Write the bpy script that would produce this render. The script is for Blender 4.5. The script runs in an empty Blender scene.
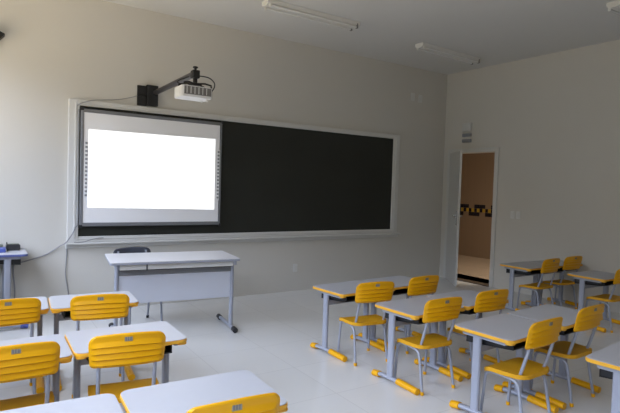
import bpy, bmesh, math, random
from mathutils import Vector, Matrix

# ------------------------------------------------------------------ camera, sky, exposure
scn = bpy.context.scene
COL = scn.collection
cam_data = bpy.data.cameras.new('camera')
cam_data.sensor_width = 36.0
cam_data.lens = 504.229 / 620 * 36.0
cam = bpy.data.objects.new('camera', cam_data)
COL.objects.link(cam)
cam.matrix_world = Matrix((
    (0.8391672, 0.0065711, 0.5438339, -1.7127),
    (-0.5429469, -0.0482252, 0.8383812, -6.1995),
    (0.0317356, -0.9988149, -0.0369013, 1.4984),
    (0, 0, 0, 1)))
# columns above were written as (right, -up, forward); convert to Blender's (right, up, -forward)
m = cam.matrix_world.copy()
for r in range(3):
    m[r][1] = -m[r][1]
    m[r][2] = -m[r][2]
cam.matrix_world = m
scn.camera = cam
cam_data.clip_start = 0.05

scn.view_settings.view_transform = 'Standard'
scn.view_settings.look = 'None'
scn.view_settings.gamma = 1.0
scn.view_settings.use_curve_mapping = False
scn.view_settings.exposure = 0.0

SKY_STRENGTH = 9.0
world = bpy.data.worlds.new('daylight')
scn.world = world
world.use_nodes = True
wn, wl = world.node_tree.nodes, world.node_tree.links
wn.clear()
w_out = wn.new('ShaderNodeOutputWorld')
w_bg = wn.new('ShaderNodeBackground')
w_ramp = wn.new('ShaderNodeValToRGB')
w_tc = wn.new('ShaderNodeTexCoord')
w_sep = wn.new('ShaderNodeSeparateXYZ')
w_map = wn.new('ShaderNodeMapRange')
w_map.inputs['From Min'].default_value = -1
w_map.inputs['From Max'].default_value = 1
wl.new(w_tc.outputs['Generated'], w_sep.inputs[0])
wl.new(w_sep.outputs['Z'], w_map.inputs['Value'])
wl.new(w_map.outputs[0], w_ramp.inputs[0])
wl.new(w_ramp.outputs[0], w_bg.inputs[0])
wl.new(w_bg.outputs[0], w_out.inputs[0])
w_bg.inputs[1].default_value = SKY_STRENGTH
cr = w_ramp.color_ramp
cr.elements[0].position = 0.0
cr.elements[0].color = (0.60, 0.505, 0.36, 1)       # sunlit ground close by
cr.elements[1].position = 1.0
cr.elements[1].color = (0.92, 1.06, 1.38, 1)       # open sky overhead
for pos, c in ((0.33, (0.60, 0.505, 0.36, 1)), (0.43, (0.15, 0.145, 0.115, 1)), (0.60, (0.115, 0.115, 0.105, 1)), (0.68, (0.92, 1.06, 1.38, 1))):
    e = cr.elements.new(pos)
    e.color = c

XR, H = 5.0875, 3.5513            # corner of back wall and door wall; ceiling height
XL, YB = -2.35, -8.40             # window wall; wall behind the camera
WINDOWS = [(-2.30, -0.16), (-5.05, -2.95), (-7.55, -5.45)]
SILL, HEAD = 1.05, 3.15
for i, (y0, y1) in enumerate(WINDOWS):
    ld = bpy.data.lights.new('window_daylight', 'AREA')
    ld.shape = 'RECTANGLE'
    ld.size, ld.size_y = HEAD - SILL, y1 - y0
    ld.cycles.is_portal = True
    lo = bpy.data.objects.new('window_daylight', ld)
    COL.objects.link(lo)
    lo.location = (XL - 0.16, (y0 + y1) / 2, (SILL + HEAD) / 2)
    lo.rotation_euler = (0, -math.pi / 2, 0)

# ------------------------------------------------------------------ materials
def srgb(r, g, b):
    f = lambda c: (c / 255 / 12.92) if c <= 10 else ((c / 255 + 0.055) / 1.055) ** 2.4
    return (f(r), f(g), f(b), 1)

def mat(name, col, rough=0.5, metal=0.0, spec=0.5, noise=0.05, scale=6.0, bump=0.0, emit=0.0):
    m = bpy.data.materials.new(name)
    m.use_nodes = True
    nt = m.node_tree
    b = nt.nodes['Principled BSDF']
    b.inputs['Roughness'].default_value = rough
    b.inputs['Metallic'].default_value = metal
    b.inputs['Specular IOR Level'].default_value = spec
    tc = nt.nodes.new('ShaderNodeTexCoord')
    nz = nt.nodes.new('ShaderNodeTexNoise')
    nz.inputs['Scale'].default_value = scale
    nz.inputs['Detail'].default_value = 4
    nt.links.new(tc.outputs['Object'], nz.inputs['Vector'])
    mx = nt.nodes.new('ShaderNodeMix')
    mx.data_type = 'RGBA'
    mx.inputs[6].default_value = tuple(c * (1 - noise) for c in col[:3]) + (1,)
    mx.inputs[7].default_value = tuple(min(1, c * (1 + noise)) for c in col[:3]) + (1,)
    nt.links.new(nz.outputs[0], mx.inputs[0])
    nt.links.new(mx.outputs[2], b.inputs['Base Color'])
    if bump:
        bp = nt.nodes.new('ShaderNodeBump')
        bp.inputs['Strength'].default_value = bump
        bp.inputs['Distance'].default_value = 0.003
        n2 = nt.nodes.new('ShaderNodeTexNoise')
        n2.inputs['Scale'].default_value = 180
        nt.links.new(tc.outputs['Object'], n2.inputs['Vector'])
        nt.links.new(n2.outputs[0], bp.inputs['Height'])
        nt.links.new(bp.outputs[0], b.inputs['Normal'])
    if emit:
        b.inputs['Emission Color'].default_value = col
        b.inputs['Emission Strength'].default_value = emit
    return m

def tile_mat(name, c1, mortar, size, msize, rough, spec=0.5, c2=None):
    m = mat(name, c1, rough, spec=spec)
    nt = m.node_tree
    b = nt.nodes['Principled BSDF']
    tc = nt.nodes.new('ShaderNodeTexCoord')
    br = nt.nodes.new('ShaderNodeTexBrick')
    br.offset = 0.0
    br.inputs['Color1'].default_value = c1
    br.inputs['Color2'].default_value = c2 or tuple(c * 0.97 for c in c1[:3]) + (1,)
    br.inputs['Mortar'].default_value = mortar
    br.inputs['Scale'].default_value = 1.0
    br.inputs['Mortar Size'].default_value = msize
    br.inputs['Mortar Smooth'].default_value = 0.3
    br.inputs['Brick Width'].default_value = size
    br.inputs['Row Height'].default_value = size
    mp = nt.nodes.new('ShaderNodeMapping')
    mp.inputs['Location'].default_value = (0.13, 0.27, 0)
    nt.links.new(tc.outputs['Object'], mp.inputs[0])
    nt.links.new(mp.outputs[0], br.inputs['Vector'])
    nt.links.new(br.outputs['Color'], b.inputs['Base Color'])
    return m

M = {}
M['wall'] = mat('wall_paint', (0.60, 0.58, 0.53, 1), 0.42, spec=0.35, noise=0.015, scale=2, bump=0.05)
M['ceiling'] = mat('ceiling_paint', (0.67, 0.67, 0.65, 1), 0.7, spec=0.2, noise=0.012, scale=2)
M['floor'] = tile_mat('floor_tile', (0.70, 0.695, 0.675, 1), (0.60, 0.595, 0.58, 1), 0.6, 0.004, 0.22, 0.5)
M['trim'] = mat('white_trim_paint', (0.655, 0.65, 0.625, 1), 0.4, noise=0.015)
M['door'] = mat('door_paint', (0.585, 0.585, 0.56, 1), 0.35, noise=0.015)
M['chalkboard'] = mat('dark_green_board', (0.026, 0.0275, 0.0225, 1), 0.6, spec=0.3, noise=0.25, scale=1.6)
M['wbface'] = mat('whiteboard_enamel', (0.90, 0.90, 0.91, 1), 0.4, spec=0.4, noise=0.01)
M['alu'] = mat('grey_aluminium', (0.21, 0.215, 0.23, 1), 0.4, 0.3, noise=0.04)
M['dark'] = mat('charcoal_plastic', (0.022, 0.022, 0.025, 1), 0.5, noise=0.1)
M['black'] = mat('black_plastic', (0.010, 0.010, 0.011, 1), 0.5, noise=0.1)
M['icon'] = mat('grey_print', (0.24, 0.25, 0.27, 1), 0.5)
M['yellow'] = mat('yellow_plastic', (0.77, 0.375, 0.003, 1), 0.36, spec=0.3, noise=0.03, scale=9)
M['yellow_shaded'] = mat('yellow_plastic_shaded', (0.68, 0.34, 0.010, 1), 0.55, spec=0.3, noise=0.04, scale=9)  # same plastic as the backrests, darkened to paint in the seats' shade; more matt
M['edge'] = mat('yellow_edge_band', (0.80, 0.42, 0.03, 1), 0.4, noise=0.03)
M['top'] = mat('pale_grey_laminate', (0.435, 0.44, 0.465, 1), 0.36, spec=0.45, noise=0.02, scale=30)
M['ttop'] = mat('grey_white_laminate', (0.64, 0.64, 0.66, 1), 0.36, spec=0.45, noise=0.02, scale=30)
M['panel'] = mat('light_grey_panel', (0.52, 0.54, 0.60, 1), 0.4, noise=0.02)
M['shade_bar'] = mat('shade_grey', (0.17, 0.175, 0.185, 1), 0.45, noise=0.03)  # dark tone for the painted shade below the teacher's tabletop
M['steel'] = mat('grey_painted_steel', (0.33, 0.35, 0.41, 1), 0.38, 0.15, noise=0.03)
M['logo'] = mat('grey_badge', (0.30, 0.27, 0.19, 1), 0.45)
M['logodark'] = mat('dark_badge_mark', (0.17, 0.16, 0.15, 1), 0.45)
M['blue'] = mat('blue_plastic', (0.06, 0.09, 0.33, 1), 0.4, noise=0.04)
M['blueedge'] = mat('blue_edge_band', (0.10, 0.13, 0.34, 1), 0.4, noise=0.03)
M['greychair'] = mat('dark_grey_plastic', (0.055, 0.062, 0.085, 1), 0.45, noise=0.05)
M['projwhite'] = mat('white_projector_shell', (0.75, 0.75, 0.74, 1), 0.35, noise=0.01)
M['grille'] = mat('grey_grille', (0.17, 0.165, 0.155, 1), 0.5)
M['armgrey'] = mat('dark_grey_arm', (0.052, 0.05, 0.055, 1), 0.4, 0.2, noise=0.05)
M['white'] = mat('white_plastic', (0.68, 0.68, 0.655, 1), 0.35, noise=0.01)
M['cable'] = mat('grey_cable', (0.30, 0.30, 0.31, 1), 0.5)
M['greenbox'] = mat('olive_grey_plastic', (0.16, 0.17, 0.13, 1), 0.5)
M['tube'] = mat('frosted_tube', (0.74, 0.74, 0.72, 1), 0.25, noise=0.01)
M['lampbase'] = mat('white_enamel', (0.66, 0.655, 0.62, 1), 0.35, noise=0.01)
M['chrome'] = mat('brushed_metal', (0.5, 0.5, 0.5, 1), 0.25, 0.9, noise=0.02)
M['corrwall'] = tile_mat('brown_wall_tile', (0.30, 0.215, 0.145, 1), (0.27, 0.19, 0.13, 1), 0.3, 0.004, 0.3, 0.4)
M['corrfloor'] = tile_mat('beige_floor_tile', (0.56, 0.44, 0.32, 1), (0.45, 0.35, 0.26, 1), 0.45, 0.004, 0.2, 0.5)
M['stone'] = mat('brown_threshold_stone', (0.10, 0.075, 0.055, 1), 0.35, noise=0.2, scale=40)
M['tiledark'] = mat('dark_blue_tile', (0.012, 0.012, 0.022, 1), 0.25, noise=0.1)
M['tileyellow'] = mat('mustard_tile', (0.55, 0.36, 0.05, 1), 0.25, noise=0.05)

# the picture thrown on the board by the projector: nearly white page with faint marks along its lower edge
def screen_mat():
    m = bpy.data.materials.new('projected_page')
    m.use_nodes = True
    nt = m.node_tree
    b = nt.nodes['Principled BSDF']
    b.inputs['Base Color'].default_value = (0.7, 0.7, 0.7, 1)
    tc = nt.nodes.new('ShaderNodeTexCoord')
    nz = nt.nodes.new('ShaderNodeTexNoise')
    nz.inputs['Scale'].default_value = 9
    nt.links.new(tc.outputs['Object'], nz.inputs['Vector'])
    mx = nt.nodes.new('ShaderNodeMix')
    mx.data_type = 'RGBA'
    mx.inputs[6].default_value = (0.97, 0.98, 1, 1)
    mx.inputs[7].default_value = (1, 1, 1, 1)
    nt.links.new(nz.outputs[0], mx.inputs[0])
    nt.links.new(mx.outputs[2], b.inputs['Emission Color'])
    b.inputs['Emission Strength'].default_value = 1.15
    return m
M['screen'] = screen_mat()
M['faint'] = mat('faint_projected_mark', (0.86, 0.88, 0.93, 1), 0.5, emit=0.93)
M['faint'].node_tree.nodes['Principled BSDF'].inputs['Base Color'].default_value = (0.1, 0.1, 0.1, 1)

def glass_mat():
    m = bpy.data.materials.new('window_glass')
    m.use_nodes = True
    nt = m.node_tree
    nt.nodes.clear()
    o = nt.nodes.new('ShaderNodeOutputMaterial')
    t = nt.nodes.new('ShaderNodeBsdfTransparent')
    g = nt.nodes.new('ShaderNodeBsdfGlossy')
    g.inputs['Roughness'].default_value = 0.02
    x = nt.nodes.new('ShaderNodeMixShader')
    x.inputs[0].default_value = 0.05
    nt.links.new(t.outputs[0], x.inputs[1])
    nt.links.new(g.outputs[0], x.inputs[2])
    nt.links.new(x.outputs[0], o.inputs[0])
    return m
M['glass'] = glass_mat()

# ------------------------------------------------------------------ mesh helpers
class MB:
    """collects shapes into one mesh"""
    def __init__(self):
        self.bm = bmesh.new()
        self.mi = 0

    def _faces(self, before):
        for f in self.bm.faces:
            if f.index == -1 or f not in before:
                f.material_index = self.mi

    def box(self, x0, x1, y0, y1, z0, z1, bevel=0.0, mi=0, mtx=None, seg=2):
        b = bmesh.new()
        bmesh.ops.create_cube(b, size=1)
        for v in b.verts:
            v.co = Vector((x0 + (v.co.x + .5) * (x1 - x0), y0 + (v.co.y + .5) * (y1 - y0), z0 + (v.co.z + .5) * (z1 - z0)))
        if bevel:
            bmesh.ops.bevel(b, geom=list(b.edges), offset=bevel, segments=seg, affect='EDGES', profile=0.5)
        self.add(b, mi, mtx)
        return self

    def add(self, b, mi=0, mtx=None):
        if mtx is not None:
            bmesh.ops.transform(b, matrix=mtx, verts=b.verts)
        for f in b.faces:
            f.material_index = mi
        me = bpy.data.meshes.new('tmp')
        b.to_mesh(me)
        b.free()
        self.bm.from_mesh(me)
        bpy.data.meshes.remove(me)

    def cyl(self, p, q, r, seg=16, mi=0, r2=None, bevel=0.0):
        p, q = Vector(p), Vector(q)
        d = q - p
        b = bmesh.new()
        bmesh.ops.create_cone(b, cap_ends=True, segments=seg, radius1=r, radius2=r if r2 is None else r2, depth=d.length)
        if bevel:
            ed = [e for e in b.edges if len(e.link_faces) == 2 and any(len(f.verts) > 4 for f in e.link_faces)]
            bmesh.ops.bevel(b, geom=ed, offset=bevel, segments=2, affect='EDGES')
        mt = Matrix.Translation((p + q) / 2) @ d.to_track_quat('Z', 'Y').to_matrix().to_4x4()
        self.add(b, mi, mt)
        return self

    def tube(self, pts, r, seg=10, mi=0, ry=None):
        """round (or oval) tube swept along a polyline"""
        pts = [Vector(p) for p in pts]
        b = bmesh.new()
        rings = []
        up = None
        for i, p in enumerate(pts):
            t = (pts[min(i + 1, len(pts) - 1)] - pts[max(i - 1, 0)]).normalized()
            if up is None:
                up = Vector((1, 0, 0)) if abs(t.x) < 0.8 else Vector((0, 0, 1))
            a = (up - t * up.dot(t)).normalized()
            up = a
            c = t.cross(a)
            rings.append([b.verts.new(p + a * math.cos(k * 2 * math.pi / seg) * r + c * math.sin(k * 2 * math.pi / seg) * (ry or r)) for k in range(seg)])
        for i in range(len(rings) - 1):
            for k in range(seg):
                b.faces.new((rings[i][k], rings[i][(k + 1) % seg], rings[i + 1][(k + 1) % seg], rings[i + 1][k]))
        b.faces.new(rings[0][::-1])
        b.faces.new(rings[-1])
        bmesh.ops.recalc_face_normals(b, faces=b.faces)
        self.add(b, mi)
        return self

    def prism(self, outline, axis, a0, a1, mi=0, bevel=0.0, mtx=None):
        """outline of 2D points extruded along an axis ('x': (y,z), 'y': (x,z), 'z': (x,y))"""
        b = bmesh.new()
        def pt(u, v, w):
            return {'x': (w, u, v), 'y': (u, w, v), 'z': (u, v, w)}[axis]
        lo = [b.verts.new(pt(u, v, a0)) for u, v in outline]
        hi = [b.verts.new(pt(u, v, a1)) for u, v in outline]
        b.faces.new(lo)
        b.faces.new(hi[::-1])
        n = len(outline)
        for k in range(n):
            b.faces.new((lo[k], hi[k], hi[(k + 1) % n], lo[(k + 1) % n]))
        bmesh.ops.recalc_face_normals(b, faces=b.faces)
        if bevel:
            bmesh.ops.bevel(b, geom=[e for e in b.edges], offset=bevel, segments=2, affect='EDGES')
        self.add(b, mi, mtx)
        return self

    def build(self, name, mats, parent=None, smooth=False):
        me = bpy.data.meshes.new(name)
        self.bm.to_mesh(me)
        self.bm.free()
        for x in (mats if isinstance(mats, (list, tuple)) else [mats]):
            me.materials.append(M[x])
        o = bpy.data.objects.new(name, me)
        COL.objects.link(o)
        if parent is not None:
            o.parent = parent
        if smooth:
            for p in me.polygons:
                p.use_smooth = True
            try:
                me.set_sharp_from_angle(angle=math.radians(40))
            except Exception:
                pass
        return o

def rrect(x0, x1, y0, y1, r, n=6):
    pts = []
    for cx, cy, a0 in ((x1 - r, y1 - r, 0), (x0 + r, y1 - r, 90), (x0 + r, y0 + r, 180), (x1 - r, y0 + r, 270)):
        for k in range(n + 1):
            a = math.radians(a0 + 90 * k / n)
            pts.append((cx + r * math.cos(a), cy + r * math.sin(a)))
    return pts

def arcpath(pts, r=0.03, n=5):
    """polyline with rounded corners"""
    P = [Vector(p) for p in pts]
    out = [P[0]]
    for i in range(1, len(P) - 1):
        a, b, c = P[i - 1], P[i], P[i + 1]
        d1, d2 = (a - b), (c - b)
        rr = min(r, d1.length * .48, d2.length * .48)
        s, e = b + d1.normalized() * rr, b + d2.normalized() * rr
        for k in range(n + 1):
            t = k / n
            out.append(s * (1 - t) ** 2 + b * 2 * t * (1 - t) + e * t * t)
    out.append(P[-1])
    return out

def smoothpath(pts, n=6):
    P = [Vector(p) for p in pts]
    out = []
    for i in range(len(P) - 1):
        p0, p1, p2, p3 = P[max(i - 1, 0)], P[i], P[i + 1], P[min(i + 2, len(P) - 1)]
        for k in range(n):
            t = k / n
            out.append(0.5 * ((2 * p1) + (p2 - p0) * t + (2 * p0 - 5 * p1 + 4 * p2 - p3) * t * t + (3 * p1 - p0 - 3 * p2 + p3) * t ** 3))
    out.append(P[-1])
    return out

def thing(name, label, cat, loc=(0, 0, 0), rz=0.0, group=None):
    o = bpy.data.objects.new(name, None)
    o.empty_display_size = 0.1
    COL.objects.link(o)
    o.location = loc
    o.rotation_euler = (0, 0, rz)
    o['label'] = label
    o['category'] = cat
    if group:
        o['group'] = group
    return o

def tag(o, label, cat, group=None):
    o['label'] = label
    o['category'] = cat
    if group:
        o['group'] = group
    return o

def struct(o, kind='structure'):
    o['kind'] = kind
    return o

def dup(root, loc, rz, label, group=None):
    r = root.copy()
    COL.objects.link(r)
    r.location = loc
    r.rotation_euler = (0, 0, rz)
    r['label'] = label
    if group:
        r['group'] = group
    for ch in list(root.children):
        c = ch.copy()
        COL.objects.link(c)
        c.parent = r
        for g in list(ch.children):
            d = g.copy()
            COL.objects.link(d)
            d.parent = c
    return r

# ------------------------------------------------------------------ room shell
T = 0.15
struct(MB().box(XL - T, XR + 0.6, YB - T, T, -0.15, 0.0).build('floor', 'floor'))
struct(MB().box(XL - T, XR + 0.6, YB - T, T, H, H + 0.15).build('ceiling', 'ceiling'))
struct(MB().box(XL - T, XR + .002, 0, T, 0, H).build('wall_back', 'wall'))
struct(MB().box(XL - T, XR + 0.6, YB - T, YB, 0, H).build('wall_rear', 'wall'))

w = MB()
ys = [YB] + [y for a in reversed(WINDOWS) for y in a] + [0]
w.box(XL - T, XL, YB, 0, 0, SILL)
w.box(XL - T, XL, YB, 0, HEAD, H)
for k in range(0, len(ys), 2):
    w.box(XL - T, XL, ys[k], ys[k + 1], SILL, HEAD)
struct(w.build('wall_left', 'wall'))
for i, (y0, y1) in enumerate(WINDOWS):
    f = MB()
    xx0, xx1 = XL - 0.10, XL - 0.05
    f.box(xx0, xx1, y0, y1, SILL, SILL + .05)
    f.box(xx0, xx1, y0, y1, HEAD - .05, HEAD)
    for k in range(4):
        yc = y0 + .025 + (y1 - y0 - .05) * k / 3
        f.box(xx0, xx1, yc - .025, yc + .025, SILL + .05, HEAD - .05)
    wo = struct(f.build('window_%d' % (i + 1), 'trim'))
    MB().box(XL - 0.078, XL - 0.073, y0 + .05, y1 - .05, SILL + .05, HEAD - .05).build('window_pane', 'glass', wo)
    MB().box(XL - 0.02, XL + 0.05, y0 - .04, y1 + .04, SILL - .03, SILL, .005).build('window_sill', 'trim', wo)

# door wall: runs from the back corner, very slightly out of square
A_R = 0.045
RW = Matrix.Translation((XR, 0, 0)) @ Matrix.Rotation(A_R, 4, 'Z')
# local frame of the door wall: -y runs along the wall from the corner, +x points out of the room
def rw(o):
    o.matrix_world = RW @ o.matrix_world
    return o
DS0, DS1, DH = 0.15, 1.04, 2.185
w = MB()
w.box(0, T, -DS0, 2.2, 0, H)
w.box(0, T, -DS1, -DS0, DH, H)
w.box(0, T, YB - .3, -DS1, 0, H)
struct(rw(w.build('wall_right', 'wall')))
# door casing
c = MB()
for s0, s1 in ((DS0 - .055, DS0 + .015), (DS1 - .015, DS1 + .055)):
    c.box(-.018, T + .018, -s1, -s0, 0, DH + .0, .004)
c.box(-.018, T + .018, -(DS1 + .055), -(DS0 - .055), DH - .015, DH + .055, .004)
struct(rw(c.build('trim_1', 'door')))
struct(rw(MB().box(-.01, T + .01, -(DS1 - .015), -(DS0 + .015), 0.0, 0.012, .003).build('trim_2', 'stone')))

# door leaf, standing ajar into the classroom
hinge = RW @ Vector((-.02, -(DS0 + .02), 0))
LEAF = 0.80
leaf = MB().box(0, LEAF, -.0175, .0175, 0.012, DH - .02, .003).build('door_1', 'door')
struct(leaf)
leaf.location = hinge
ang = math.radians(-90) + A_R - math.radians(40)     # turned 40 degrees from closed
leaf.rotation_euler = (0, 0, ang)
h = MB()
for s in (-1, 1):
    h.box(LEAF - .085, LEAF - .045, s * .0175, s * .0255, .98, 1.2, .003)
    h.cyl((LEAF - .065, s * .0255, 1.12), (LEAF - .065, s * .06, 1.12), .009)
    h.box(LEAF - .18, LEAF - .055, s * .06 - .008, s * .06 + .008, 1.11, 1.13, .005)
h.build('door_handle', 'chrome', leaf, True)
h = MB()
for z in (.25, 1.1, 1.9):
    h.cyl((-.004, .012, z - .045), (-.004, .012, z + .045), .008)
h.build('door_hinge', 'chrome', leaf, True)

# corridor beyond the doorway
CX = 2.95
struct(rw(MB().box(T, CX, -9.5, 2.2, -.15, 0.0).build('floor_corridor', 'corrfloor')))
struct(rw(MB().box(CX, CX + .15, -9.5, 2.2, -.15, 3.1).build('wall_corridor', 'corrwall')))
for y in (-9.5, 2.05):
    struct(rw(MB().box(T, CX + .15, y, y + .15, 0, 3.1).build('wall_corridor_end', 'corrwall')))
struct(rw(MB().box(T, CX + .15, -9.5, 2.2, 3.1, 3.2).build('ceiling_corridor', 'ceiling')))
b = MB()
TS = .105
BZ = .965
TS = .15
for k in range(-6, 16):
    y = 1.2 - k * TS
    # staggered rows: dark pairs above and below, mustard and dark alternating between
    if k % 3:
        b.box(CX - .008, CX, y - TS + .004, y - .004, BZ + .18, BZ + .265, mi=0)
    for hf in (0, 1):
        b.box(CX - .008, CX, y - TS * (hf + 1) / 2 + .004, y - TS * hf / 2 - .004, BZ + .092, BZ + .175, mi=hf)
    if (k + 1) % 3:
        b.box(CX - .008, CX, y - TS + .004, y - .004, BZ, BZ + .087, mi=0)
struct(rw(b.build('trim_3', ['tiledark', 'tileyellow'])))
cl = bpy.data.lights.new('corridor_fill', 'AREA')  # unseen area light added to stand for daylight in the closed corridor
cl.shape = 'RECTANGLE'
cl.size, cl.size_y = .3, 1.4
cl.energy = 85
cl.color = (1, .90, .78)
clo = bpy.data.objects.new('corridor_fill', cl)
COL.objects.link(clo)
clo.matrix_world = RW @ Matrix.Translation((1.5, -2.2, 3.08))

# ------------------------------------------------------------------ chalkboard and interactive board
bd = thing('chalkboard', 'long dark green-black chalkboard in a white frame across the back wall', 'chalkboard', (0, 0, 0))
bx0, bx1, bz0, bz1 = -.815, 3.865, .868, 2.335
MB().box(bx0, bx1, -.022, -.001, bz0, bz1).build('board_surface', 'chalkboard', bd)
f = MB()
f.box(-.928, bx0, -.045, -.001, .80, 2.40, .006)
f.box(bx1, 3.995, -.045, -.001, .80, 2.40, .006)
f.box(bx0, bx1, -.045, -.001, bz1, 2.40, .006)
f.box(bx0, bx1, -.045, -.001, .80, bz0, .006)
# slim inner moulding
f.box(-.865, -.845, -.053, -.04, .84, 2.365, .003)
f.box(3.905, 3.925, -.053, -.04, .84, 2.365, .003)
f.box(-.845, 3.905, -.053, -.04, 2.355, 2.37, .003)
f.box(-.845, 3.905, -.053, -.04, .835, .85, .003)
f.build('frame', 'trim', bd)
MB().box(-.945, 4.05, -.095, -.001, .782, .80, .005).build('chalk_ledge', 'trim', bd)
MB().box(-.94, 4.045, -.025, -.001, .735, .782, .004).build('lower_moulding', 'trim', bd)

wb = thing('interactive_whiteboard', 'grey-framed white interactive board hung over the left part of the chalkboard', 'whiteboard', (0, 0, 0))
wx0, wx1, wz0, wz1 = -.81, .868, .985, 2.30
MB().box(wx0 + .03, wx1 - .03, -.082, -.055, wz0 + .03, wz1 - .03).build('board_surface', 'wbface', wb)
f = MB()
f.box(wx0, wx1, -.09, -.054, wz1 - .038, wz1, .006)
f.box(wx0, wx1, -.09, -.054, wz0, wz0 + .042, .006)
f.box(wx0, wx0 + .034, -.09, -.054, wz0 + .03, wz1 - .03, .006)
f.box(wx1 - .022, wx1, -.09, -.054, wz0 + .03, wz1 - .03, .006)
f.build('frame', 'alu', wb)
for cx, cz in ((wx0, wz0), (wx0, wz1), (wx1, wz0), (wx1, wz1)):
    MB().box(cx - .012, cx + .03 if cx < 0 else cx + .012, -.096, -.055, cz - .02, cz + .02, .006).build('corner_cap', 'dark', wb)
for cx in (-.748, .826):
    s = MB()
    s.box(cx - .018, cx + .018, -.0845, -.082, 1.30, 1.95, .001)
    for k in range(14):
        s.box(cx - .012, cx + .012, -.0865, -.0845, 1.325 + k * .045, 1.347 + k * .045, .002, mi=1)
    s.build('button_strip', ['wbface', 'icon'], wb)
p = MB()
p.prism([(-.728, 1.200), (.784, 1.182), (.778, 2.082), (-.726, 2.075)], 'y', -.0845, -.083)
p.build('projected_picture', 'screen', wb)
for x, z, w_, h_ in ((-.42, 1.225, .05, .03), (-.35, 1.235, .07, .008), (-.14, 1.228, .03, .014), (.0, 1.23, .06, .008), (.14, 1.232, .03, .012), (-.5, 1.3, .05, .006), (.3, 1.225, .05, .006), (-.56, 1.225, .02, .008)):
    s = MB()
    s.box(x - w_ / 2, x + w_ / 2, -.0852, -.0845, z - h_ / 2, z + h_ / 2)
    s.build('projected_mark', 'faint', wb)

# ------------------------------------------------------------------ projector on its arm
pa = thing('projector_mount', 'dark projector arm reaching out from the wall above the whiteboard', 'projector mount', (0, 0, 0))
pl = MB()
pl.box(-.19, -.085, -.03, -.001, 2.415, 2.515, .003)
pl.box(-.19, -.085, -.03, -.001, 2.54, 2.65, .003)
pl.box(-.19, -.085, -.012, -.001, 2.515, 2.54)
pl.box(-.085, .048, -.05, -.001, 2.42, 2.665, .004)
pl.build('wall_plate', 'black', pa)
AE = Vector((.012, -1.40, 2.575))
MB().tube([(.02, -.04, 2.585), (.018, -.5, 2.582), AE], .034, 14, 0, .028).build('arm', 'armgrey', pa, True)
j = MB()
j.box(AE.x - .032, AE.x + .04, AE.y - .04, AE.y + .04, AE.z - .045, AE.z + .033, .008)
j.build('arm_joint', 'black', pa)
k = MB()
k.cyl((AE.x + .005, AE.y, AE.z + .03), (AE.x + .005, AE.y, AE.z + .06), .012)
k.cyl((AE.x + .005, AE.y, AE.z + .055), (AE.x + .005, AE.y, AE.z + .07), .026, 18, bevel=.005)
k.build('knob', 'black', pa, True)
MB().cyl((AE.x + .005, AE.y, AE.z - .04), (AE.x + .005, AE.y, 2.475), .022).build('drop_tube', 'black', pa, True)
sp = MB()
sp.box(AE.x - .05, AE.x + .06, AE.y - .04, AE.y + .04, 2.466, 2.482, .004)
for dx, dy in ((-.13, -.08), (.14, -.08), (-.13, .08), (.14, .08)):
    sp.tube([(AE.x, AE.y, 2.478), (AE.x + dx * .6, AE.y + dy * .7, 2.480), (AE.x + dx, AE.y + dy, 2.465), (AE.x + dx, AE.y + dy, 2.440)], .009, 8)
sp.build('bracket_leg', 'black', pa, True)

pj = thing('projector', 'white projector hanging upside down under the end of the dark arm', 'projector', (.01, AE.y, 2.385))
b = MB()
b.prism(rrect(-.165, .145, -.12, .12, .03), 'z', -.055, .05, bevel=.006)
b.build('body', 'projwhite', pj, True)
g = MB()
g.box(-.140, .128, -.124, -.119, -.034, .042, .002)
for kx in range(6):
    g.box(-.118 + kx * .039, -.112 + kx * .039, -.1265, -.123, -.026, .038, mi=1)
g.build('shaded_vent_grille', ['grille', 'projwhite'], pj)  # grille widened so its grey also paints the shade on the front face
g = MB()
g.box(-.168, -.164, -.07, .08, -.03, .03, .001)
g.build('side_panel', 'projwhite', pj)
l = MB()
l.cyl((-.06, .11, 0), (-.06, .132, 0), .038, 20, bevel=.004)
l.build('lens', 'dark', pj, True)
l = MB()
l.box(.144, .150, -.09, .09, -.045, .035, .002)
l.build('connector_panel', 'dark', pj)
l = MB()
l.cyl((.11, -.06, -.055), (.11, -.06, -.078), .012, 12, bevel=.002)
l.build('foot', 'projwhite', pj, True)
l = MB()
l.cyl((.11, .08, -.055), (.11, .08, -.068), .012, 12, bevel=.002)
l.build('foot', 'projwhite', pj, True)
cb = MB()
cb.tube(smoothpath([(AE.x + .044, AE.y, 2.56), (AE.x + .13, AE.y - .03, 2.55), (AE.x + .19, AE.y - .03, 2.51), (AE.x + .195, AE.y - .02, 2.46), (AE.x + .165, AE.y, 2.41)]), .006, 8)
tag(cb.build('projector_cable', 'dark'), 'thin dark cable looping from the arm joint into the white projector', 'cable')
cb = MB()
cb.tube(smoothpath([(AE.x - .04, AE.y + .05, 2.55), (AE.x - .14, AE.y + .04, 2.50), (AE.x - .16, AE.y + .02, 2.47), (AE.x - .08, AE.y + .03, 2.47), (AE.x - .02, AE.y + .035, 2.50)]), .005, 8)
cb.build('cable_loop', 'dark', pa)

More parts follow.
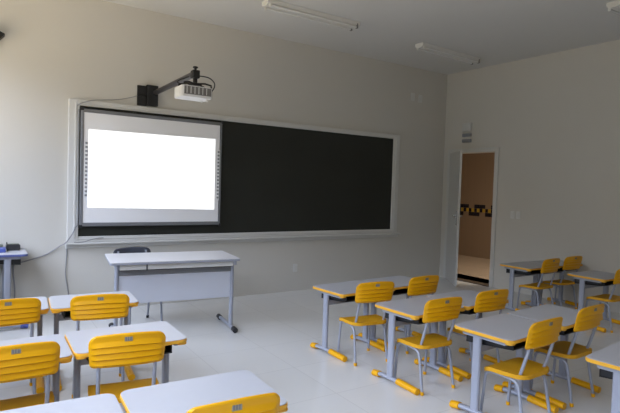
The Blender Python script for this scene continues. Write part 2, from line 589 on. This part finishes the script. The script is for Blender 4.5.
# ------------------------------------------------------------------ cables on the wall
cb = MB()
cb.tube(smoothpath([(-1.43, -.012, .03), (-1.425, -.012, .30), (-1.44, -.012, .50), (-1.43, -.012, .585), (-1.33, -.012, .612), (-1.14, -.012, .672), (-1.04, -.02, .735), (-.99, -.06, .775), (-.96, -.105, .80), (-.93, -.10, .83), (-.88, -.075, .90), (-.85, -.075, .97), (-.826, -.07, 1.05), (-.828, -.065, 1.5), (-.83, -.065, 2.0), (-.83, -.065, 2.29)]), .007, 8)
tag(cb.build('power_cable', 'cable'), 'grey cable running from behind the blue-edged desk up to the whiteboard', 'cable')
cb = MB()
cb.tube(smoothpath([(-.925, -.012, .73), (-.928, -.012, .6), (-.935, -.012, .45), (-.915, -.012, .30), (-.90, -.012, .2), (-.90, -.012, .03)]), .006, 8)
tag(cb.build('wall_cable', 'cable'), 'thin grey cable hanging straight down the wall below the chalkboard corner', 'cable')
cb = MB()
cb.tube(smoothpath([(-.845, -.075, 2.325), (-.81, -.075, 2.355), (-.74, -.066, 2.385), (-.66, -.05, 2.412), (-.56, -.014, 2.43), (-.40, -.014, 2.455), (-.25, -.016, 2.50), (-.19, -.02, 2.525)]), .004, 8)
tag(cb.build('signal_cable', 'cable'), 'thin pale cable from the whiteboard top corner to the projector wall plate', 'cable')
cb = MB()
cb.tube(smoothpath([(-.86, -.075, .808), (-.76, -.08, .812), (-.68, -.072, .835), (-.60, -.064, .848), (-.55, -.064, .85)]), .005, 8)
tag(cb.build('ledge_cable', 'cable'), 'short grey cable lying on the left end of the chalk ledge', 'cable')

# ------------------------------------------------------------------ sockets, switches, alarms
def wallplate(name, label, cat, loc, rz=0, w_=.07, h_=.115, rocker='rocker', mtx=None, group=None):
    t = thing(name, label, cat, loc, rz, group)
    MB().prism(rrect(-w_ / 2, w_ / 2, -h_ / 2, h_ / 2, .008), 'y', -.011, -.0005, bevel=.002).build('cover_plate', 'white', t)
    MB().box(-w_ * .28, w_ * .28, -.015, -.011, -h_ * .25, h_ * .25, .002).build(rocker, 'trim', t)
    return t
wallplate('wall_socket', 'small white socket low on the back wall right of the teacher\'s table', 'socket', (2.084, 0, .335), rocker='outlet_insert')
wallplate('wall_socket', 'left one of two small white plates high near the right corner', 'wall plate', (4.27, 0, 3.065), rocker='outlet_insert', h_=.13, w_=.09)
wallplate('wall_socket', 'right one of two small white plates high near the right corner', 'wall plate', (4.445, 0, 3.055), rocker='outlet_insert', h_=.13, w_=.09)
for s, nm, lb in ((1.38, 'light_switch', 'white light switch plate right of the door, nearer the doorway'), (1.475, 'light_switch', 'white light switch plate right of the door, farther from the doorway')):
    v = RW @ Vector((0, -s, 1.182))
    wallplate(nm, lb, 'light switch', v, math.pi * -.5 + A_R, rocker='rocker_switch')
v = RW @ Vector((0, -.485, 2.33))
el = thing('emergency_light', 'small white emergency light with two lamps above the door', 'emergency light', v, math.pi * -.5 + A_R)
MB().box(-.085, .085, -.06, -.001, .19, .335, .01).build('housing', 'door', el)
b = MB()
b.box(-.07, .07, -.02, -.001, .01, .19, .004)
b.build('backplate', 'wall', el)
for z in (.135, .04):
    b = MB()
    b.box(-.085, .085, -.055, -.004, z - .028, z + .028, .012)
    b.build('lamp', 'icon', el)

# ------------------------------------------------------------------ ceiling lights (switched off)
def make_light(label):
    t = thing('fluorescent_light', label, 'ceiling light', (0, 0, H), 0, 'fluorescent ceiling lights')
    L = 1.28
    b = MB()
    b.prism([(-.075, -.002), (.075, -.002), (.072, -.046), (.035, -.062), (-.035, -.062), (-.072, -.046)], 'x', -L / 2, L / 2)
    b.build('housing', 'lampbase', t)
    for y in (-.058, .058):
        MB().cyl((-.60, y, -.066), (.60, y, -.066), .013, 14).build('lamp_tube', 'tube', t, True)
        for x in (-.60, .60):
            e = MB()
            e.box(x - .012, x + .012, y - .016, y + .016, -.082, -.02, .004)
            e.build('lamp_holder', 'grille' if x > 0 else 'lampbase', t)
    return t
fl = make_light('white fluorescent fixture on the ceiling above the whiteboard')
fl.location = (1.52, -1.16, H)
dup(fl, (3.98, -1.03, H), .04, 'white fluorescent fixture on the ceiling nearest the door corner')
dup(fl, (4.45, -3.40, H), 0, 'fluorescent fixture cut off by the photo\'s top right corner')

# black bracket at the far left, high on the back wall
sb = thing('wall_speaker', 'small black fixture high on the wall at the far left edge', 'wall speaker', (-1.66, 0, 2.94))
b = MB()
b.prism([(-.10, -.09), (.06, -.055), (.125, .02), (.06, .045), (-.10, .06)], 'y', -.16, -.04, bevel=.006)
b.build('cabinet', 'black', sb)
MB().box(-.05, .05, -.045, -.001, -.03, .03, .003).build('bracket', 'black', sb)

# ------------------------------------------------------------------ student tables
TW, TD, TZ = .60, .45, .594
def make_table(label, edge='edge', foot='yellow', z=TZ, group='student tables'):
    """origin: floor point under the far left corner of the top; x to the right, y towards the blackboard"""
    t = thing('student_table', label, 'table', (0, 0, 0), 0, group)
    b = MB()
    b.prism(rrect(.003, TW - .003, -TD + .003, -.003, .045), 'z', z - .004, z, bevel=.0015)
    b.build('tabletop', 'top', t)
    b = MB()
    b.prism(rrect(0, TW, -TD, 0, .047), 'z', z - .024, z - .0035, bevel=.003)
    b.build('edge_band', edge, t)
    # small yellow corner lugs under the near corners
    for x in (.035, TW - .035):
        b = MB()
        b.prism(rrect(x - .028, x + .028, -TD + .004, -TD + .06, .02), 'z', z - .034, z - .023, bevel=.003)
        b.build('corner_lug', edge, t)
    for x in (.05, TW - .05):
        b = MB()
        b.prism(rrect(x - .017, x + .017, -.205, -.143, .0165), 'z', .052, z - .05, bevel=.001)
        b.build('leg', 'steel', t, True)
        b = MB()
        b.prism(rrect(x - .017, x + .017, -.39, -.06, .016), 'z', z - .052, z - .0235, bevel=.002)
        b.build('top_bracket', 'steel', t, True)
        b = MB()
        b.tube(smoothpath([(x, -.425, .028), (x, -.30, .036), (x, -.175, .041), (x, -.08, .038), (x, -.012, .028)], 4), .021, 12, 0, .017)
        ft = b.build('foot_rail', 'steel', t, True)
        b = MB()
        b.tube(smoothpath([(x, -.458, .0255), (x, -.445, .026), (x, -.41, .029), (x, -.34, .033), (x, -.255, .038)], 4), .027, 12, 0, .0245)
        b.build('foot_cover', foot, ft, True)
        b = MB()
        b.tube(smoothpath([(x, -.058, .034), (x, -.02, .030), (x, .008, .0255)], 4), .029, 12, 0, .0245)
        b.build('foot_cap', foot, ft, True)
    # cross rail between the columns
    MB().box(.066, TW - .066, -.188, -.16, z - .155, z - .11, .004).build('cross_rail', 'steel', t)
    # open book tray
    b = MB()
    prof = [(-.06, z - .028), (-.06, z - .115), (-.36, z - .090), (-.41, z - .084), (-.41, z - .076), (-.36, z - .082), (-.068, z - .106), (-.068, z - .028)]
    b.prism(prof, 'x', .085, TW - .085)
    for x in (.085, TW - .092):
        b.prism([(-.06, z - .028), (-.06, z - .115), (-.36, z - .090), (-.41, z - .084), (-.405, z - .028)], 'x', x, x + .007)
    b.build('book_tray', 'black', t)
    return t

TABLES = [  # x, y, rotation, offset in the pair, label
    (.8422, -2.3154, .07, 0, 'student table nearest the blackboard in the middle block, left one of its pair'),
    (.8422, -2.3154, .07, .605, 'student table nearest the blackboard in the middle block, right one of its pair'),
    (.8978, -3.1372, .052, 0, 'student table in the middle block\'s second row, left one of its pair'),
    (.8978, -3.1372, .052, .605, 'student table in the middle block\'s second row, right one of its pair'),
    (.9901, -3.8639, .067, 0, 'student table in the middle block\'s third row, left one, its whole near leg showing'),
    (.9901, -3.8639, .067, .642, 'student table in the middle block\'s third row, right one of its pair'),
    (1.14, -4.685, .10, 0, 'student table cut off at the photo\'s lower right edge'),
    (3.905, -2.075, -.01, 0, 'student table against the door wall nearest the doorway, left one of its pair'),
    (3.905, -2.075, -.01, .603, 'student table against the door wall behind the yellow chairs, right one of its pair'),
    (4.03, -2.905, -.03, 0, 'student table beside the door wall, cut by the photo\'s right edge'),
    (-1.2846, -1.8471, -.06, 0, 'bright white student table directly in front of the teacher\'s table'),
    (-1.892, -1.80, -.06, 0, 'white student table nearest the blackboard, cut by the photo\'s left edge'),
    (-1.306, -2.9232, -.003, 0, 'bright white student table in the left block\'s middle row, its right corner bare'),
    (-1.928, -2.945, .004, 0, 'white student table in the left block\'s middle row, cut by the left edge'),
    (-1.218, -3.955, -.034, 0, 'large foreground white student table with a yellow chair tucked behind it'),
    (-1.845, -3.934, -.034, 0, 'foreground white student table at the photo\'s bottom left corner'),
]
proto = None
for x, y, r, u, lb in TABLES:
    px, py = x + u * math.cos(r), y + u * math.sin(r)
    if proto is None:
        proto = make_table(lb)
        proto.location = (px, py, 0)
        proto.rotation_euler = (0, 0, r)
    else:
        o = dup(proto, (px, py, 0), r, lb)
        if 'foreground' in lb or "block's middle row" in lb:
            o.scale.x = 1.02
        if 'third row' in lb:
            o.scale.x = 1.065      # this pair is a little wider

# ------------------------------------------------------------------ chairs
def backrest_mesh(W=.38, z0=.538, z1=.709, lean=.037, th=.017, curve=.022):
    """louvred plastic backrest: rounded outline, bowed sideways, stepped across its height"""
    b = bmesh.new()
    nu, nv = 28, 40
    def halfw(t):
        # rounded corners, slightly narrower at the bottom
        w_ = W / 2 * (.965 + .035 * min(1, t * 1.5))
        e = .042 if t > .5 else .022
        zz = t * (z1 - z0)
        d = min(zz, (z1 - z0) - zz)
        if d < e:
            w_ -= e - math.sqrt(max(0, e * e - (e - d) ** 2))
        return w_
    def step(t):
        # the slanted louvre lines across the lower two thirds
        if t > .80 or t < .06:
            return 0.0
        s = ((t - .06) / .74 * 4) % 1.0
        return .0135 * (1 - s) if s > .12 else .0135 * (s / .12) * .9
    grid = {}
    for side in (0, 1):
        for i in range(nv + 1):
            t = .5 - .5 * math.cos(math.pi * i / nv) * .999
            hw = halfw(t)
            for k in range(nu + 1):
                s = -1 + 2 * k / nu
                x = s * hw
                bow = curve * (x / (W / 2)) ** 2          # ends come forward, hollow towards the sitter
                ztop = z0 + t * (z1 - z0) + .014 * t * (1 - (x / (W / 2)) ** 2)
                edge = min(1.0, (1 - abs(s)) * 9, t * 20, (1 - t) * 20)
                half = th / 2 * (.35 + .65 * math.sqrt(max(0, edge)))
                # y: positive = front (sitter's side)
                yb = -lean * t + bow - curve * .5
                inner = abs(s) < .90
                if side == 0:
                    y = yb - half - (step(t) if inner else .004) * edge
                else:
                    y = yb + half
                grid[(side, i, k)] = b.verts.new((x, y, ztop))
    for side in (0, 1):
        for i in range(nv):
            for k in range(nu):
                q = [grid[(side, i, k)], grid[(side, i, k + 1)], grid[(side, i + 1, k + 1)], grid[(side, i + 1, k)]]
                b.faces.new(q if side == 0 else q[::-1])
    for i in range(nv):
        for k in (0, nu):
            q = [grid[(0, i, k)], grid[(0, i + 1, k)], grid[(1, i + 1, k)], grid[(1, i, k)]]
            b.faces.new(q if k == 0 else q[::-1])
    for k in range(nu):
        for i in (0, nv):
            q = [grid[(0, i, k)], grid[(1, i, k)], grid[(1, i, k + 1)], grid[(0, i, k + 1)]]
            b.faces.new(q if i == 0 else q[::-1])
    bmesh.ops.recalc_face_normals(b, faces=b.faces)
    return b

def seat_mesh(W=.37, y0=.010, y1=.318, z=.358, th=.016):
    """moulded seat: dished pan, rounded plan, front edge rolled down"""
    b = bmesh.new()
    nu, nv = 20, 20
    grid = {}
    for side in (0, 1):
        for i in range(nv + 1):
            t = i / nv
            y = y0 + t * (y1 - y0)
            hw = W / 2 * (.90 + .10 * min(1, t * 2))
            e = .07
            d = min(t, 1 - t) * (y1 - y0)
            if d < e:
                hw -= (e - math.sqrt(max(0, e * e - (e - d) ** 2))) * .8
            for k in range(nu + 1):
                s = -1 + 2 * k / nu
                x = s * hw
                zz = z - .010 * (1 - s * s) * math.sin(math.pi * min(1, t * 1.05)) - .030 * max(0, (t - .72) / .28) ** 2 + .004 * (1 - t)
                if side:
                    zz -= th + (.010 if abs(s) > .9 or t < .06 or t > .94 else 0)
                grid[(side, i, k)] = b.verts.new((x, y, zz))
    for side in (0, 1):
        for i in range(nv):
            for k in range(nu):
                b.faces.new([grid[(side, i, k)], grid[(side, i, k + 1)], grid[(side, i + 1, k + 1)], grid[(side, i + 1, k)]])
    for i in range(nv):
        for k in (0, nu):
            b.faces.new([grid[(0, i, k)], grid[(0, i + 1, k)], grid[(1, i + 1, k)], grid[(1, i, k)]])
    for k in range(nu):
        for i in (0, nv):
            b.faces.new([grid[(0, i, k)], grid[(1, i, k)], grid[(1, i, k + 1)], grid[(0, i, k + 1)]])
    bmesh.ops.recalc_face_normals(b, faces=b.faces)
    return b

def make_chair(label, plastic='yellow', seatmat='yellow_shaded', name='school_chair', badge=True, cap='yellow', group='yellow school chairs'):
    """origin: floor point under the foot of the backrest; +y is where the sitter faces"""
    t = thing(name, label, 'chair', (0, 0, 0), 0, group)
    b = MB()
    b.add(backrest_mesh())
    bk = b.build('backrest', plastic, t, True)
    if badge:
        g = MB()
        g.box(-.020, .020, -.0525, -.0475, .680, .708, .002)
        for q in (-.012, -.001, .010):
            g.box(q - .004, q + .003, -.0532, -.052, .684, .703, mi=1)
        g.build('badge', ['logo', 'logodark'], bk)
    b = MB()
    b.add(seat_mesh())
    b.build('seat', seatmat, t, True)
    for s in (-1, 1):
        x = s * .140
        b = MB()
        b.tube(arcpath([(x, -.020, .690), (x, .002, .545), (x, .060, .345), (x, .10, .332), (x, .28, .330)], .05), .0105, 10)
        b.build('back_tube', 'steel', t, True)
        x = s * .152
        b = MB()
        b.tube(arcpath([(x + s * .008, .005, .01), (x, .062, .312), (x, .18, .322)], .045), .0105, 10)
        lg = b.build('leg', 'steel', t, True)
        c_ = MB()
        c_.cyl((x + s * .008, .004, .0), (x + s * .0075, .009, .028), .0135, 12, bevel=.003)
        c_.build('foot_cap', cap, lg, True)
        b = MB()
        b.tube(arcpath([(x + s * .008, .318, .01), (x, .296, .318), (x, .18, .322)], .045), .0105, 10)
        lg = b.build('leg', 'steel', t, True)
        c_ = MB()
        c_.cyl((x + s * .008, .319, .0), (x + s * .0075, .317, .028), .0135, 12, bevel=.003)
        c_.build('foot_cap', cap, lg, True)
    b = MB()
    for y in (.115, .265):
        b.cyl((-.14, y, .326), (.14, y, .326), .0095, 10)
    b.build('cross_bar', 'steel', t, True)
    return t

CHAIRS = [
    (1.105, -2.912, -.14, 'yellow chair at the left table nearest the blackboard in the middle block'),
    (1.7325, -2.8634, -.007, 'yellow chair at the right table nearest the blackboard in the middle block'),
    (1.163, -3.618, -.044, 'yellow chair at the left table of the middle block\'s second row'),
    (1.778, -3.58, -.047, 'yellow chair at the right table of the middle block\'s second row'),
    (1.2891, -4.3473, .05, 'yellow chair at the left table of the middle block\'s third row'),
    (1.9749, -4.2651, .054, 'yellow chair at the right table of the middle block\'s third row'),
    (4.215, -2.59, .034, 'yellow chair by the door wall, nearer the doorway, seat seen side-on'),
    (4.763, -2.56, -.045, 'yellow chair by the door wall, farthest back, its back against the grey wall'),
    (4.3071, -3.4003, 0, 'yellow chair cut off at the photo\'s right edge'),
    (-1.5727, -2.4088, -.007, 'yellow chair in the left block\'s front row, cut by the left edge'),
    (-1.0236, -2.4961, -.16, 'yellow chair at the table in front of the teacher\'s table'),
    (-1.5789, -3.4617, -.007, 'yellow chair in the left block\'s middle row, cut by the left edge'),
    (-1.0711, -3.4978, -.147, 'yellow chair in the left block\'s middle row, whole backrest in view'),
    (-.9297, -4.5024, -.06, 'yellow chair at the bottom of the photo, only its backrest top showing'),
]
proto = None
for x, y, r, lb in CHAIRS:
    if proto is None:
        proto = make_chair(lb)
        proto.location = (x, y, 0)
        proto.rotation_euler = (0, 0, r)
    else:
        dup(proto, (x, y, 0), r, lb)

# ------------------------------------------------------------------ teacher's table and chair
TTX, TTY, TTR, TTW, TTD = -.670, -.765, -.115, 1.237, .65
tt = thing('teacher_table', 'large grey teacher\'s table with a modesty panel, standing before the whiteboard', 'table', (TTX, TTY, 0), TTR)
LW, LD, LZ = TTW, TTD, .76
b = MB()
b.prism(rrect(0, LW, -LD, 0, .02), 'z', LZ - .006, LZ, bevel=.002)
b.build('tabletop', 'ttop', tt)
b = MB()
b.prism(rrect(.001, LW - .001, -LD + .001, -.001, .02), 'z', LZ - .026, LZ - .006, bevel=.002)
b.build('edge_band', 'steel', tt)
for x in (.072, LW - .040):
    b = MB()
    b.prism(rrect(x - .018, x + .018, -LD + .13, -LD + .19, .016), 'z', .05, LZ - .07, bevel=.001)
    b.build('leg', 'steel', tt, True)
    b = MB()
    b.prism(rrect(x - .018, x + .018, -LD + .045, -.05, .016), 'z', LZ - .072, LZ - .026, bevel=.002)
    b.build('top_bracket', 'steel', tt, True)
    b = MB()
    b.tube(smoothpath([(x, -LD + .02, .030), (x, -LD + .2, .036), (x, -.24, .036), (x, -.09, .030)], 4), .021, 12, 0, .019)
    ft = b.build('foot_rail', 'steel', tt, True)
    for y0, y1 in ((-LD - .015, -LD + .055), (-.125, -.055)):
        b = MB()
        b.tube([(x, y0, .028), (x, y0 + .008, .029), (x, y1 - .008, .031), (x, y1, .032)], .027, 14, 0, .027)
        b.build('foot_cap', 'dark', ft, True)
MB().box(.09, LW - .058, -LD + .15, -LD + .168, .34, .615, .002).build('modesty_panel', 'panel', tt)
d = MB()
d.box(.09, LW - .058, -LD + .06, -LD + .075, LZ - .082, LZ - .036, .002)
d.build('apron', 'white', tt)
MB().box(.09, LW - .058, -LD + .138, -LD + .172, .612, .668, .003).build('shade_strip', 'shade_bar', tt)  # added dark bar painting the shadow band across the top of the panel
MB().box(.325, .338, -LD + .05, -LD + .076, LZ - .092, LZ - .03, .002).build('apron_joint', 'dark', tt)
b = MB()
b.box(.095, LW - .065, -LD + .076, -LD + .137, LZ - .090, LZ - .080)
b.build('under_shelf', 'dark', tt)

tc = make_chair('dark grey teacher\'s chair tucked behind the teacher\'s table, backrest top peeking over', 'greychair', 'greychair', 'teacher_chair', False, 'dark', None)
tc.location = (-.345, -.60, 0)
tc.rotation_euler = (0, 0, math.pi + .17)
tc.scale = (1.10, 1.10, 1.095)

# ------------------------------------------------------------------ blue-edged desk by the window corner and what stands on it
dk = make_table('blue-edged white desk in the corner left of the whiteboard', 'blueedge', 'blue', .756, None)
dk.name = 'computer_desk'
dk['category'] = 'desk'
dk.location = (-1.335, -.012, 0)
dk.rotation_euler = (0, 0, -math.pi / 2)
dk.scale.x = .85
dv = thing('desk_device', 'dark grey device with a sloping top on the blue-edged desk', 'device', (-1.452, -.13, .7565))
b = MB()
b.prism([(-.085, 0), (.06, 0), (.085, .016), (.05, .055), (-.085, .062)], 'x', -.06, .065, bevel=.006)
b.build('body', 'dark', dv)
b = MB()
b.prism([(-.07, .060), (.045, .054), (.045, .062), (-.07, .068)], 'x', -.05, .055, bevel=.002)
b.build('top_panel', 'greenbox', dv)
MB().box(-.06, -.05, -.07, -.055, .062, .088, .003).build('stub_antenna', 'dark', dv)
nb = thing('storage_box', 'flat olive-grey box at the left edge behind the blue folder', 'box', (-1.66, -.10, .7565))
MB().box(-.11, .12, -.06, .06, 0, .052, .008).build('body', 'greenbox', nb)
MB().box(-.112, .122, -.062, .062, .040, .055, .004).build('lid', 'greenbox', nb)
bf = thing('folder', 'blue folder lying on the corner desk beside the dark device', 'folder', (-1.65, -.27, .7565))
MB().box(-.10, .13, -.08, .08, 0, .038, .004).build('cover', 'blue', bf)
MB().box(-.095, .132, -.076, .076, .006, .032).build('pages', 'white', bf)

ct = thing('computer_case', 'dark upright case standing under the blue-edged desk at the left edge', 'case', (-1.72, -.33, 0))
MB().box(-.13, .13, -.10, .10, .012, .47, .008).build('body', 'black', ct)
MB().box(-.12, .12, -.106, -.099, .03, .46, .004).build('front_panel', 'dark', ct)
for fx in (-.10, .10):
    for fy in (-.07, .07):
        MB().cyl((fx, fy, 0), (fx, fy, .014), .014, 12).build('foot', 'black', ct)
